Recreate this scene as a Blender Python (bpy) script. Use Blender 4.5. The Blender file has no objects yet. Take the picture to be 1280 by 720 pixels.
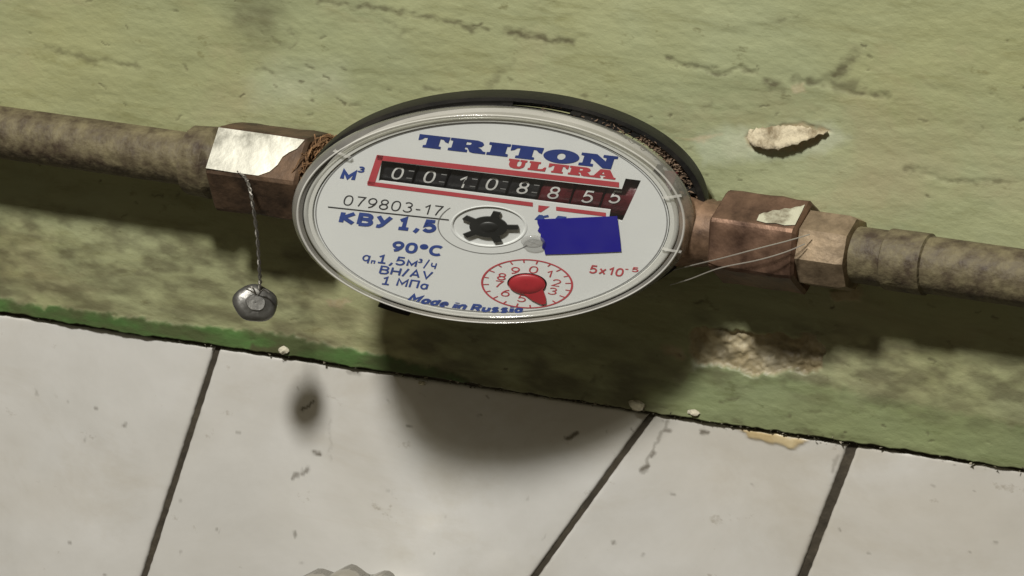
import bpy, bmesh, math, random
import numpy as np
from mathutils import Vector, Matrix
random.seed(7)
RS = np.random.RandomState(5)
S = bpy.context.scene
COL = S.collection
R = math.radians
U = 0.00015                      # one picture unit = 0.15 mm on the wall

# ---------------------------------------------------------------- camera, world, lamp, exposure
AZ, EL, D = R(26), R(18), 0.9
CDIR = Vector((math.sin(AZ)*math.cos(EL), -math.cos(AZ)*math.cos(EL), math.sin(EL)))
CPOS = CDIR*D
cam = bpy.data.cameras.new('camera'); camo = bpy.data.objects.new('camera', cam); COL.objects.link(camo)
camo.location = CPOS
camo.rotation_euler = (-CDIR).to_track_quat('-Z', 'Y').to_euler()
cam.sensor_width = 36; cam.lens = 36*D/(1280*U); cam.clip_start = 0.01; cam.clip_end = 50
S.camera = camo
w = bpy.data.worlds.new('World'); S.world = w; w.use_nodes = True
bg = w.node_tree.nodes['Background']; bg.inputs[0].default_value = (1.0, .86, .60, 1); bg.inputs[1].default_value = 0.082
LDIR = Vector((-0.03, -1.0, 1.26)).normalized()
la = bpy.data.lights.new('ceiling_lamp', 'AREA'); la.shape = 'DISK'; la.size = 0.115; la.energy = 11.6; la.color = (1.0, .965, .905)
lo = bpy.data.objects.new('ceiling_lamp', la); COL.objects.link(lo)
lo.location = LDIR*1.0; lo.rotation_euler = LDIR.to_track_quat('Z', 'Y').to_euler()
lb = bpy.data.lights.new('overhead_fill', 'AREA'); lb.shape = 'DISK'; lb.size = .8; lb.energy = 1.8; lb.color = (1.0, .84, .56)  # added soft fill from overhead, lifts the shadow on the tiles
lbo = bpy.data.objects.new('overhead_fill', lb); COL.objects.link(lbo)
BD = Vector((0.05, -.55, 1.0)).normalized(); lbo.location = BD*1.25; lbo.rotation_euler = BD.to_track_quat('Z', 'Y').to_euler()
S.view_settings.view_transform = 'Standard'; S.view_settings.look = 'None'
S.view_settings.exposure = 0; S.view_settings.gamma = 1
S.cycles.use_denoising = True
S.cycles.transparent_max_bounces = 16

# ---------------------------------------------------------------- projection helpers
FW = -CDIR
RT = FW.cross(Vector((0, 0, 1))).normalized()
UPV = RT.cross(FW).normalized()
FOC = D/U
def proj(p):
    d = Vector(p)-CPOS; z = d.dot(FW)
    return (640+FOC*d.dot(RT)/z, 360-FOC*d.dot(UPV)/z)
def at(px, py, h=0.0):
    """point h units in front of the wall plane that shows at this place of the photograph"""
    d = FW*FOC + RT*(px-640) + UPV*(360-py)
    t = (-h*U-CPOS.y)/d.y
    return CPOS+d*t
nFW, nRT, nUP, nC = (np.array(v) for v in (FW, RT, UPV, CPOS))
def nproj(P):
    d = P-nC; z = d@nFW
    return 640+FOC*(d@nRT)/z, 360-FOC*(d@nUP)/z

# ---------------------------------------------------------------- noise
def vnoise(x, y, seed=0):
    xi = np.floor(x).astype(np.int64); yi = np.floor(y).astype(np.int64)
    fx = x-xi; fy = y-yi; fx = fx*fx*(3-2*fx); fy = fy*fy*(3-2*fy)
    def h(a, b):
        n = (a*374761393+b*668265263+seed*974711) & 0x7fffffff
        n = ((n ^ (n >> 13))*1274126177) & 0x7fffffff
        return ((n ^ (n >> 16)) & 0xffff)/65535.0
    return (h(xi, yi)*(1-fx)+h(xi+1, yi)*fx)*(1-fy)+(h(xi, yi+1)*(1-fx)+h(xi+1, yi+1)*fx)*fy
def fbm(x, y, seed=0, o=4):
    s = 0; a = .5
    for i in range(o):
        s = s+a*(vnoise(x, y, seed+i*17)-.5); x = x*2.03; y = y*2.03; a *= .5
    return s*2
def sstep(a, b, x):
    t = np.clip((x-a)/(b-a), 0, 1); return t*t*(3-2*t)
def dpoly(px, py, pts):
    d = np.full(px.shape, 1e9)
    for (x0, y0), (x1, y1) in zip(pts, pts[1:]):
        dx, dy = x1-x0, y1-y0
        t = np.clip(((px-x0)*dx+(py-y0)*dy)/(dx*dx+dy*dy), 0, 1)
        d = np.minimum(d, np.hypot(px-x0-t*dx, py-y0-t*dy))
    return d
def inpoly(px, py, pts):
    c = np.zeros(px.shape, bool)
    n = len(pts)
    for i in range(n):
        x0, y0 = pts[i]; x1, y1 = pts[(i+1) % n]
        if y0 == y1: continue
        c ^= ((y0 > py) != (y1 > py)) & (px < (x1-x0)*(py-y0)/(y1-y0)+x0)
    return c
def soft(px, py, pts, w):
    d = dpoly(px, py, list(pts)+[pts[0]])
    s = np.where(inpoly(px, py, pts), d, -d)
    return sstep(-w, w, s)

# ---------------------------------------------------------------- materials
def mat(name, col, rough=.5, metal=0.0, var=.0, vscale=40, bump=0.0, bscale=200, spec=.5, col2=None, thr=None, coat=0.0, sheen=0.0):
    m = bpy.data.materials.new(name); m.use_nodes = True
    nt = m.node_tree; b = nt.nodes['Principled BSDF']
    b.inputs['Base Color'].default_value = (*col, 1); b.inputs['Roughness'].default_value = rough
    b.inputs['Metallic'].default_value = metal; b.inputs['Specular IOR Level'].default_value = spec
    b.inputs['Coat Weight'].default_value = coat
    tc = nt.nodes.new('ShaderNodeTexCoord')
    if var or col2:
        n = nt.nodes.new('ShaderNodeTexNoise'); n.inputs['Scale'].default_value = vscale; n.inputs['Detail'].default_value = 6
        n.inputs['Roughness'].default_value = .65
        nt.links.new(tc.outputs['Object'], n.inputs['Vector'])
        r = nt.nodes.new('ShaderNodeValToRGB')
        lo_, hi_ = thr or (.3, .7)
        r.color_ramp.elements[0].position = lo_; r.color_ramp.elements[1].position = hi_
        r.color_ramp.elements[0].color = (*[c*(1-var) for c in col], 1)
        r.color_ramp.elements[1].color = (*(col2 or [min(1, c*(1+var)) for c in col]), 1)
        nt.links.new(n.outputs['Fac'], r.inputs['Fac']); nt.links.new(r.outputs['Color'], b.inputs['Base Color'])
        if var:
            mr = nt.nodes.new('ShaderNodeMapRange'); mr.inputs['To Min'].default_value = max(0, rough-.12); mr.inputs['To Max'].default_value = min(1, rough+.15)
            nt.links.new(n.outputs['Fac'], mr.inputs['Value']); nt.links.new(mr.outputs[0], b.inputs['Roughness'])
    if bump:
        n2 = nt.nodes.new('ShaderNodeTexNoise'); n2.inputs['Scale'].default_value = bscale; n2.inputs['Detail'].default_value = 5
        nt.links.new(tc.outputs['Object'], n2.inputs['Vector'])
        bp = nt.nodes.new('ShaderNodeBump'); bp.inputs['Strength'].default_value = bump; bp.inputs['Distance'].default_value = .0006
        nt.links.new(n2.outputs['Fac'], bp.inputs['Height']); nt.links.new(bp.outputs[0], b.inputs['Normal'])
    return m
def clear(name, tint=(.97, .98, .97), diff=0.0, dcol=(.6, .6, .57), rough=.05, ior=1.49, scratch=0.0):
    """clear plastic: fresnel gloss over see-through body with a little milkiness"""
    m = bpy.data.materials.new(name); m.use_nodes = True
    nt = m.node_tree; nt.nodes.clear(); N = nt.nodes.new; L = nt.links.new
    out = N('ShaderNodeOutputMaterial'); tr = N('ShaderNodeBsdfTransparent'); tr.inputs[0].default_value = (*tint, 1)
    df = N('ShaderNodeBsdfDiffuse'); df.inputs[0].default_value = (*dcol, 1)
    gl = N('ShaderNodeBsdfGlossy'); gl.inputs['Roughness'].default_value = rough
    m1 = N('ShaderNodeMixShader'); m1.inputs[0].default_value = diff
    L(tr.outputs[0], m1.inputs[1]); L(df.outputs[0], m1.inputs[2])
    if scratch:
        tc = N('ShaderNodeTexCoord'); n = N('ShaderNodeTexNoise'); n.inputs['Scale'].default_value = 90; n.inputs['Detail'].default_value = 8
        L(tc.outputs['Object'], n.inputs['Vector'])
        mr = N('ShaderNodeMapRange'); mr.inputs['From Min'].default_value = .45; mr.inputs['From Max'].default_value = .8
        mr.inputs['To Min'].default_value = diff; mr.inputs['To Max'].default_value = diff+scratch
        L(n.outputs['Fac'], mr.inputs['Value']); L(mr.outputs[0], m1.inputs[0])
    lw = N('ShaderNodeLayerWeight'); lw.inputs['Blend'].default_value = .5
    pw = N('ShaderNodeMath'); pw.operation = 'POWER'; L(lw.outputs['Facing'], pw.inputs[0]); pw.inputs[1].default_value = 5
    fr = N('ShaderNodeMath'); fr.operation = 'MULTIPLY_ADD'; L(pw.outputs[0], fr.inputs[0]); fr.inputs[1].default_value = .95; fr.inputs[2].default_value = .045
    m2 = N('ShaderNodeMixShader'); L(fr.outputs[0], m2.inputs[0]); L(m1.outputs[0], m2.inputs[1]); L(gl.outputs[0], m2.inputs[2])
    L(m2.outputs[0], out.inputs[0])
    return m

M = dict(
    dial=mat('dial_white', (.72, .735, .735), .42, var=.03, vscale=30),
    blue=mat('print_blue', (.032, .066, .27), .5, var=.12, vscale=300),
    navy=mat('print_navy', (.018, .040, .20), .5, var=.15, vscale=200),
    red=mat('print_red', (.46, .060, .075), .5, var=.10, vscale=200),
    ink=mat('print_black', (.035, .035, .04), .5),
    greyline=mat('print_grey', (.22, .22, .22), .5),
    white=mat('numeral_white', (.55, .55, .54), .5, var=.1, vscale=400),
    drum_black=mat('drum_black', (.012, .012, .014), .35, var=.3, vscale=300, bump=.3, bscale=900),
    drum_red=mat('drum_red', (.072, .007, .011), .38, var=.5, vscale=260, bump=.3, bscale=900),
    star=mat('indicator_black', (.012, .013, .013), .4),
    pointer=mat('pointer_red', (.37, .018, .028), .38, var=.08, vscale=200),
    ring=mat('ring_black', (.009, .009, .009), .5, var=.4, vscale=90, bump=.25, bscale=500, col2=(.03, .026, .021), thr=(.45, .9), spec=.3),
    cup=mat('inner_cup_white', (.62, .62, .59), .4, var=.06),
    lens=clear('lens_window', scratch=.03, diff=.012),
    rim=clear('lens_rim', tint=(.74, .74, .71), diff=.22, dcol=(.58, .57, .53), rough=.12, scratch=.2),
    edge=clear('lens_edge', tint=(.9, .9, .87), diff=.5, dcol=(.80, .80, .76), rough=.1, scratch=.15),
    blob=clear('clear_blob', tint=(.7, .7, .7), diff=.15, rough=.03),
    sticker=mat('sticker_blue', (.0060, .0030, .27), .55, var=.03, vscale=60),
    brass=mat('old_brass', (.10, .055, .032), .58, metal=.4, var=.45, vscale=130, bump=.5, bscale=350, col2=(.33, .21, .13)),
    copper=mat('reddish_brass', (.085, .042, .030), .5, metal=.6, var=.6, vscale=120, bump=.6, bscale=260, col2=(.27, .165, .11)),
    tan=mat('tan_brass', (.13, .088, .05), .55, metal=.4, var=.6, vscale=130, bump=.6, bscale=300, col2=(.38, .29, .19)),
    rust=mat('rusty_steel', (.06, .04, .028), .6, metal=.4, var=.5, vscale=140, bump=.6, bscale=400, col2=(.16, .10, .06)),
    nickel=mat('glint_nickel', (.93, .93, .78), .34, metal=1, var=.6, vscale=75, bump=.22, bscale=150, col2=(.95, .95, .84), thr=(.30, .48)),
    splash=mat('dried_whitewash', (.25, .22, .15), .85, var=.3, vscale=260, bump=.8, bscale=500, col2=(.46, .46, .35), thr=(.36, .56)),
    painted=mat('painted_pipe', (.075, .050, .030), .65, var=.4, vscale=260, bump=.9, bscale=420, col2=(.19, .165, .09), thr=(.34, .72)),
    lead=mat('lead_grey', (.20, .20, .19), .42, metal=.75, var=.4, vscale=150, bump=.6, bscale=300),
    wire=mat('twisted_wire', (.22, .21, .19), .4, metal=.8, var=.3, vscale=300),
    thread=mat('silver_wire', (.55, .53, .48), .35, metal=.6),
    hemp=mat('hemp_brown', (.13, .062, .024), .9, var=.6, vscale=300, col2=(.30, .17, .08)),
    dirt=mat('dirt_brown', (.11, .07, .045), .95, var=.5, vscale=500, col2=(.26, .18, .12)),
    rubble=mat('joint_rubble', (.15, .13, .085), .95, var=.5, vscale=200, col2=(.42, .39, .30), thr=(.42, .66)),
    crumb=mat('plaster_crumb', (.52, .49, .38), .9, var=.25, vscale=300, bump=.8, bscale=700),
    flake=mat('paint_flake_back', (.33, .26, .15), .9, var=.4, vscale=260, bump=1, bscale=500, col2=(.56, .50, .36), thr=(.36, .56)),
    chrome=mat('chrome', (.62, .60, .54), .16, metal=1, var=.1, vscale=60),
    mortar=mat('mortar', (.055, .046, .032), .95, var=.4, vscale=160, bump=.9, bscale=400),
)

def surf_material(name, kind):
    m = bpy.data.materials.new(name); m.use_nodes = True
    nt = m.node_tree; N = nt.nodes.new; L = nt.links.new
    b = nt.nodes['Principled BSDF']; tc = N('ShaderNodeTexCoord'); vc = N('ShaderNodeVertexColor'); vc.layer_name = 'wear_shade'
    sep = N('ShaderNodeSeparateColor'); L(vc.outputs['Color'], sep.inputs[0])
    def noise(scale, detail=6, rough=.6, sx=1, sz=1, dist=0.0):
        mp = N('ShaderNodeMapping'); mp.inputs['Scale'].default_value = (sx, 1, sz)
        mp.inputs['Rotation'].default_value = (0, R(-4), 0)
        L(tc.outputs['Object'], mp.inputs['Vector'])
        n = N('ShaderNodeTexNoise'); n.inputs['Scale'].default_value = scale; n.inputs['Detail'].default_value = detail
        n.inputs['Roughness'].default_value = rough; n.inputs['Distortion'].default_value = dist
        L(mp.outputs[0], n.inputs['Vector']); return n.outputs['Fac']
    def ramp(f, *st):
        r = N('ShaderNodeValToRGB'); e = r.color_ramp.elements
        while len(e) < len(st): e.new(.5)
        for k, (p, c) in enumerate(st): e[k].position = p; e[k].color = (*c, 1)
        L(f, r.inputs['Fac']); return r.outputs['Color']
    def mix(f, a, bb, typ='MIX'):
        x = N('ShaderNodeMix'); x.data_type = 'RGBA'; x.blend_type = typ
        if isinstance(f, (int, float)): x.inputs[0].default_value = f
        else: L(f, x.inputs[0])
        for s_, v in ((6, a), (7, bb)):
            if isinstance(v, tuple): x.inputs[s_].default_value = (*v, 1)
            else: L(v, x.inputs[s_])
        return x.outputs[2]
    def math_(op, a, bb):
        x = N('ShaderNodeMath'); x.operation = op; x.use_clamp = True
        for k, v in ((0, a), (1, bb)):
            if isinstance(v, (int, float)): x.inputs[k].default_value = v
            else: L(v, x.inputs[k])
        return x.outputs[0]
    if kind == 'wall':
        base = ramp(noise(22, 5, .6, .55, 1.0), (.25, (.262, .288, .155)), (.5, (.325, .355, .205)), (.75, (.388, .416, .255)))
        streak = ramp(noise(95, 5, .7, .28, 1.15, .8), (.30, (.66, .62, .54)), (.47, (1, 1, 1)), (.7, (1.05, 1.05, 1.05)))
        c = mix(.55, base, streak, 'MULTIPLY')
        speck = ramp(noise(260, 4, .7, .5, 1), (.29, (.35, .30, .22)), (.37, (1, 1, 1)))
        c = mix(.6, c, speck, 'MULTIPLY')
        st2 = ramp(noise(210, 5, .75, .22, 1.3, .5), (.30, (.62, .60, .50)), (.46, (1, 1, 1)), (.68, (1.10, 1.09, 1.08)))
        c = mix(.72, c, st2, 'MULTIPLY')
        yel = ramp(noise(15, 4, .6, .7, 1, .5), (.42, (0, 0, 0)), (.68, (1, 1, 1)))
        c = mix(math_('MULTIPLY', yel, .5), c, (.37, .355, .15))
        tan_ = ramp(noise(34, 5, .7, .6, 1, .4), (.52, (0, 0, 0)), (.78, (1, 1, 1)))
        c = mix(math_('MULTIPLY', tan_, .65), c, (.36, .31, .19))
        green = ramp(noise(70, 5, .6, .5, 1), (.3, (.05, .125, .03)), (.7, (.085, .19, .05)))
        c = mix(sep.outputs[2], c, green)
        under = ramp(noise(120, 5, .6), (.3, (.40, .46, .32)), (.7, (.55, .58, .44)))
        c = mix(vc.outputs['Alpha'], c, under)
        plas = ramp(noise(140, 6, .7), (.28, (.17, .115, .05)), (.46, (.42, .34, .20)), (.7, (.56, .50, .36)))
        c = mix(sep.outputs[0], c, plas)
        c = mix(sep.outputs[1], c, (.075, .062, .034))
        rough = .52
        bsc, bst = 560, .30
    else:
        base = ramp(noise(30, 6, .7, .7, 1, .3), (.3, (.60, .595, .565)), (.7, (.72, .72, .70)))
        speck = ramp(noise(150, 5, .7, .7, 1), (.27, (.42, .36, .27)), (.36, (1, 1, 1)))
        c = mix(.55, base, speck, 'MULTIPLY')
        broad = ramp(noise(11, 4, .6, .8, 1, .8), (.36, (.80, .75, .66)), (.60, (1, 1, 1)))
        c = mix(.55, c, broad, 'MULTIPLY')
        smear = ramp(noise(46, 6, .7, .5, 1, .6), (.52, (1, 1, 1)), (.80, (.72, .66, .55)))
        c = mix(.5, c, smear, 'MULTIPLY')
        c = mix(sep.outputs[0], c, ramp(noise(150, 5, .7), (.3, (.45, .33, .15)), (.7, (.66, .55, .33))))
        c = mix(sep.outputs[1], c, (.085, .068, .042))
        rough = .24
        bsc, bst = 70, .07
    L(c, b.inputs['Base Color']); b.inputs['Roughness'].default_value = rough
    n2 = noise(bsc, 6, .65, .6, 1)
    bp = N('ShaderNodeBump'); bp.inputs['Strength'].default_value = bst; bp.inputs['Distance'].default_value = .0006
    L(n2, bp.inputs['Height']); L(bp.outputs[0], b.inputs['Normal'])
    return m
M['wall'] = surf_material('old_green_paint', 'wall')
M['tile'] = surf_material('white_glazed_tile', 'tile')

# ---------------------------------------------------------------- object helpers
def worldloc(o):
    v = Vector((0, 0, 0))
    while o: v = v+o.location; o = o.parent
    return v
def tag(o, label=None, cat=None, group=None, kind=None):
    if label: o['label'] = label
    if cat: o['category'] = cat
    if group: o['group'] = group
    if kind: o['kind'] = kind
    return o
def thing(name, loc, label, cat, group=None):
    o = bpy.data.objects.new(name, None); o.location = loc; o.empty_display_size = .01; COL.objects.link(o)
    return tag(o, label, cat, group)
def build(name, V, F, m, parent=None, smooth=False, origin=None, label=None, auto=None):
    V = np.asarray([tuple(v) for v in V], float)
    org = worldloc(parent) if parent else (Vector(origin) if origin is not None else Vector(V.mean(0)))
    me = bpy.data.meshes.new(name)
    me.from_pydata([tuple(v) for v in V-np.array(org)], [], [tuple(f) for f in F])
    me.materials.append(m); me.validate(); me.update()
    bm = bmesh.new(); bm.from_mesh(me); bmesh.ops.recalc_face_normals(bm, faces=bm.faces); bm.to_mesh(me); bm.free()
    if smooth:
        for p in me.polygons: p.use_smooth = True
        if auto: me.set_sharp_from_angle(angle=R(auto))
    o = bpy.data.objects.new(name, me); COL.objects.link(o)
    if parent: o.parent = parent
    else: o.location = org
    if label: o['label'] = label
    return o
class Acc:
    def __init__(s): s.V = []; s.F = []
    def add(s, V, F):
        k = len(s.V); s.V += [tuple(v) for v in V]; s.F += [tuple(i+k for i in f) for f in F]; return s
def tube(pts, r, n=6, closed=False):
    pts = [Vector(p) for p in pts]; V = []; F = []
    prev = None
    for i, p in enumerate(pts):
        t = (pts[min(i+1, len(pts)-1)]-pts[max(i-1, 0)]).normalized()
        a = prev if prev is not None else (Vector((0, 0, 1)) if abs(t.z) < .9 else Vector((1, 0, 0)))
        a = (a-t*a.dot(t)).normalized(); prev = a; b = t.cross(a)
        rr = r[i] if hasattr(r, '__len__') else r
        for k in range(n):
            an = 2*math.pi*k/n; V.append(p+a*rr*math.cos(an)+b*rr*math.sin(an))
    for i in range(len(pts)-1):
        for k in range(n): F.append((i*n+k, i*n+(k+1) % n, (i+1)*n+(k+1) % n, (i+1)*n+k))
    F.append(tuple(range(n))[::-1]); F.append(tuple((len(pts)-1)*n+k for k in range(n)))
    return V, F
def spline(pts, n=10):
    P = [Vector(p) for p in pts]; out = []
    for i in range(len(P)-1):
        p0, p1, p2, p3 = P[max(i-1, 0)], P[i], P[i+1], P[min(i+2, len(P)-1)]
        for k in range(n):
            t = k/n
            out.append(.5*((2*p1)+(p2-p0)*t+(2*p0-5*p1+4*p2-p3)*t*t+(3*p1-p0-3*p2+p3)*t**3))
    out.append(P[-1]); return out

# ================================================================= THE WALL AND THE TILES
E0, E1 = at(310, 437, 0), at(1068, 553, 0)
def zline(X): return E0.z+(E1.z-E0.z)*(X-E0.x)/(E1.x-E0.x)
def grid_object(name, X, Z, H, wear_shade, m, skirt=14, parent=None):
    ny, nx = X.shape
    V = np.stack([X, -H*U, Z], -1).reshape(-1, 3)
    idx = np.arange(nx*ny).reshape(ny, nx)
    quads = np.stack([idx[:-1, :-1], idx[:-1, 1:], idx[1:, 1:], idx[1:, :-1]], -1).reshape(-1, 4)
    # rim going back into the wall
    rim = np.concatenate([idx[0, :], idx[1:, -1], idx[-1, -2::-1], idx[-2:0:-1, 0]])
    back = V[rim].copy(); back[:, 1] = skirt*U
    k = len(V); nb = np.arange(len(rim))
    sq = np.stack([rim, k+nb, k+np.roll(nb, -1), np.roll(rim, -1)], -1)
    V = np.concatenate([V, back]); quads = np.concatenate([quads, sq])
    wr = np.concatenate([wear_shade.reshape(-1, 4), wear_shade.reshape(-1, 4)[rim]])
    org = V[:nx*ny].mean(0); org[1] = 0
    if parent: org = np.array(worldloc(parent))
    me = bpy.data.meshes.new(name)
    me.vertices.add(len(V)); me.vertices.foreach_set('co', (V-org).ravel())
    me.loops.add(quads.size); me.loops.foreach_set('vertex_index', quads.ravel().astype(np.int32))
    me.polygons.add(len(quads)); me.polygons.foreach_set('loop_start', np.arange(0, quads.size, 4, dtype=np.int32))
    me.polygons.foreach_set('use_smooth', np.ones(len(quads), bool))
    me.update(calc_edges=True)
    a = me.color_attributes.new('wear_shade', 'FLOAT_COLOR', 'POINT'); a.data.foreach_set('color', wr.astype(np.float32).ravel())
    me.materials.append(m); me.validate()
    o = bpy.data.objects.new(name, me); COL.objects.link(o)
    if parent: o.parent = parent
    else: o.location = org
    return o

xl, xr = at(-70, 300).x, at(1350, 300).x
nx, ny = 780, 400
ztop = at(1350, -70).z
gx = np.linspace(xl, xr, nx)
rag = fbm(gx/U/14, gx*0, 3, 4)*5+fbm(gx/U/60, gx*0, 9, 2)*5
zb = zline(gx)+(.5+rag*.42)*U
v = np.linspace(0, 1, ny)[:, None]
X = np.repeat(gx[None], ny, 0); Z = zb[None]+(ztop-zb[None])*v
px, py = nproj(np.stack([X, X*0, Z], -1))
wx, wz = X/U, Z/U
jx = px+fbm(wx/18, wz/18, 31)*9+fbm(wx/6, wz/6, 33, 2)*3; jy = py+fbm(wx/18, wz/18, 41)*7+fbm(wx/6, wz/6, 43, 2)*3
H = fbm(wx/150, wz/110, 1, 3)*3 + fbm(wx/60, wz/20, 5, 4)*.8 + fbm(wx/10, wz/6, 15, 3)*.35
grime_shade = np.zeros(px.shape); plaster = grime_shade.copy(); green = grime_shade.copy(); under = grime_shade.copy()
def stroke(pts, wd, dep=0.0, amt=1.0, sft=1.0):
    global H, grime_shade
    d = dpoly(jx, jy, pts); s = 1-sstep(wd*.1, wd*(1.1+sft), d)
    brk = .25+.75*sstep(-.35, .35, fbm(wx/11, wz/7, 77, 3)+.05)
    grime_shade = np.maximum(grime_shade, s*amt*.82*brk); H = H-dep*.38*s
# scratches and scuffs in the paint
stroke([(402, 2), (460, 8), (540, 22), (612, 38)], 3.0, 1.2, .8)
stroke([(634, 41), (655, 42), (692, 50), (715, 54)], 3.5, 1.8, .95)
stroke([(645, 44), (652, 54)], 2.2, .8, .5)
stroke([(640, 77), (625, 90), (612, 104)], 3.8, .8, .45)
stroke([(532, 108), (548, 114), (562, 124)], 3, 1, .6)
stroke([(832, 72), (868, 80), (900, 91), (918, 88), (948, 90)], 2.8, 2.4, .85)
stroke([(960, 102), (976, 107)], 5, 1, .95)
stroke([(990, 98), (1025, 104), (1068, 112), (1110, 118)], 3.5, 2.5, .85)
stroke([(1070, 68), (1052, 86), (1034, 101)], 6, 2.5, .95)
stroke([(338, 42), (352, 54), (366, 60), (374, 48), (360, 37)], 2.2, .5, .55)
stroke([(385, 81), (396, 83)], 1.8, .8, .85, .5); stroke([(428, 84), (434, 86)], 1.8, .8, .85, .5)
stroke([(325, 84), (341, 90)], 2.4, .6, .6); stroke([(480, 26), (494, 30)], 2.2, .6, .7)
stroke([(500, 45), (512, 36)], 3, .5, .45); stroke([(438, 128), (452, 127)], 1.8, .5, .55)
stroke([(727, 120), (734, 118)], 2.4, .4, .7); stroke([(880, 134), (890, 128)], 3, .4, .4); stroke([(956, 29), (980, 25)], 1.6, .3, .45)
stroke([(768, 452), (752, 466), (737, 484), (728, 500)], 4.2, 2, .85)
stroke([(905, 500), (920, 498)], 2, .5, .7); stroke([(980, 523), (986, 522)], 3.5, 1, .8); stroke([(1012, 516), (1050, 508)], 3, .6, .5); stroke([(895, 523), (930, 527)], 4.5, 1, .65)
stroke([(1000, 540), (1068, 552)], 5, 1, .7)
stroke([(330, 365), (360, 372), (400, 372)], 2, .8, .5); stroke([(440, 425), (470, 430)], 3.5, .4, .4)
stroke([(60, 60), (120, 78), (170, 80)], 3, 1.5, .6); stroke([(150, 330), (190, 338)], 3, 1, .5); stroke([(1130, 210), (1190, 226), (1260, 228)], 3, 2, .6)
# random small nicks
for _ in range(170):
    ax, ay = random.uniform(-40, 1320), random.uniform(-40, 560)
    ln = random.uniform(1.5, 9); an = random.uniform(-.5, .8)
    m_ = (np.abs(px-ax) < 22) & (np.abs(py-ay) < 22)
    if not m_.any(): continue
    d = dpoly(jx[m_], jy[m_], [(ax, ay), (ax+ln*math.cos(an), ay+ln*math.sin(an))])
    s = (1-sstep(.5, random.uniform(1.6, 3.0), d))
    grime_shade[m_] = np.maximum(grime_shade[m_], s*random.uniform(.25, .75)); H[m_] -= s*.7
# browner tone in the upper left corner, dirt along the lower wall edge
grime_shade = np.maximum(grime_shade, .55*sstep(.0, 1, 1-np.hypot((px-318)/62, (py-22)/64))*(.75+fbm(wx/20, wz/20, 51)*.8))
grime_shade = np.maximum(grime_shade, .40*sstep(-18, 3, py-(437+(px-310)*.1535))*(.6+fbm(wx/14, wz/9, 53)*1.2).clip(0, 1))
# pale rubbed paint near the left pipe
under = np.maximum(under, .35*soft(jx, jy, [(312, 96), (360, 72), (430, 80), (440, 112), (380, 128), (315, 130)], 22))
# chip with a curling flake, right of the meter
under = np.maximum(under, .62*soft(jx, jy, [(868, 176), (905, 160), (945, 158), (1040, 155), (1058, 172), (1030, 190), (960, 200), (880, 203)], 9))
c1 = soft(jx, jy, [(931, 170), (940, 160), (972, 157), (1004, 154), (1040, 164), (1020, 178), (985, 190), (952, 192), (938, 184)], 3)
plaster = np.maximum(plaster, c1*.95*(.75+fbm(wx/7, wz/7, 71, 2)).clip(0, 1)); H = H-1.6*c1
plaster = np.maximum(plaster, .7*soft(jx, jy, [(850, 172), (880, 171), (900, 168), (882, 178)], 3))
plaster = np.maximum(plaster, .6*soft(jx, jy, [(990, 104), (1006, 103), (1010, 113), (992, 115)], 3)); grime_shade = np.maximum(grime_shade, .5*soft(jx, jy, [(1035, 98), (1075, 98), (1075, 116), (1040, 114)], 5))
# broken patch below the right pipe
c2 = soft(jx, jy, [(862, 418), (880, 408), (905, 414), (960, 416), (1016, 420), (1032, 434), (1026, 462), (985, 462), (948, 470), (910, 460), (876, 456), (864, 440)], 2.5)
plaster = np.maximum(plaster, c2*.9); H = H-5*c2+c2*fbm(wx/9, wz/9, 61, 3)*5
pale = soft(jx, jy, [(862, 424), (876, 422), (884, 446), (900, 456), (870, 462)], 4); under = np.maximum(under, pale*.8)
plaster = np.maximum(plaster, .8*soft(jx, jy, [(830, 430), (852, 434), (858, 446), (838, 444)], 4))
plaster = np.maximum(plaster, .7*soft(jx, jy, [(412, 374), (430, 371), (444, 376), (432, 383), (416, 383)], 2))
c3 = soft(jx, jy, [(1040, 362), (1078, 356), (1082, 374), (1048, 376)], 3); plaster = np.maximum(plaster, c3*.8); H = H+c3*3
# green over-paint along the tile edge
tl = 437+(px-310)*.1535
gb = sstep(-3, 3, jy-(tl-np.interp(px, [-80, 200, 310, 350, 430, 500, 560, 620], [16, 20, 26, 25, 22, 20, 11, -6])))
green = np.maximum(green, gb*.95); H = H+gb*1.6
gb2 = sstep(-10, 6, jy-(tl-np.interp(px, [850, 880, 960, 1070, 1300], [40, 70, 74, 64, 50])))*sstep(780, 880, px)
green = np.maximum(green, gb2*.33)
grime_shade = np.maximum(grime_shade, .8*soft(jx, jy, [(318, 430), (352, 431), (372, 440), (340, 446), (312, 440)], 3))
# rust and old dirt, with the shade under pipe and meter painted in
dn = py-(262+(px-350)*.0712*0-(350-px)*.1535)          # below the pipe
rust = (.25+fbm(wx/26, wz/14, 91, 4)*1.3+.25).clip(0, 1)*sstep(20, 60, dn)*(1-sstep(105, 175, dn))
grime_shade = np.maximum(grime_shade, .62*rust*(sstep(820, 900, px)+1-sstep(380, 430, px)).clip(0, 1))
grime_shade = np.maximum(grime_shade, .66*sstep(60, 150, dn)*(.62+fbm(wx/40, wz/16, 93, 4)*1.2).clip(0, 1)*(1-.75*gb2))  # lower wall coloured darker to deepen the shadow below the meter
wear_shade = np.stack([plaster, grime_shade.clip(0, .92), green, under], -1)
wall = grid_object('wall', X, Z, H+3, wear_shade, M['wall'], 16); wall['kind'] = 'structure'

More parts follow.
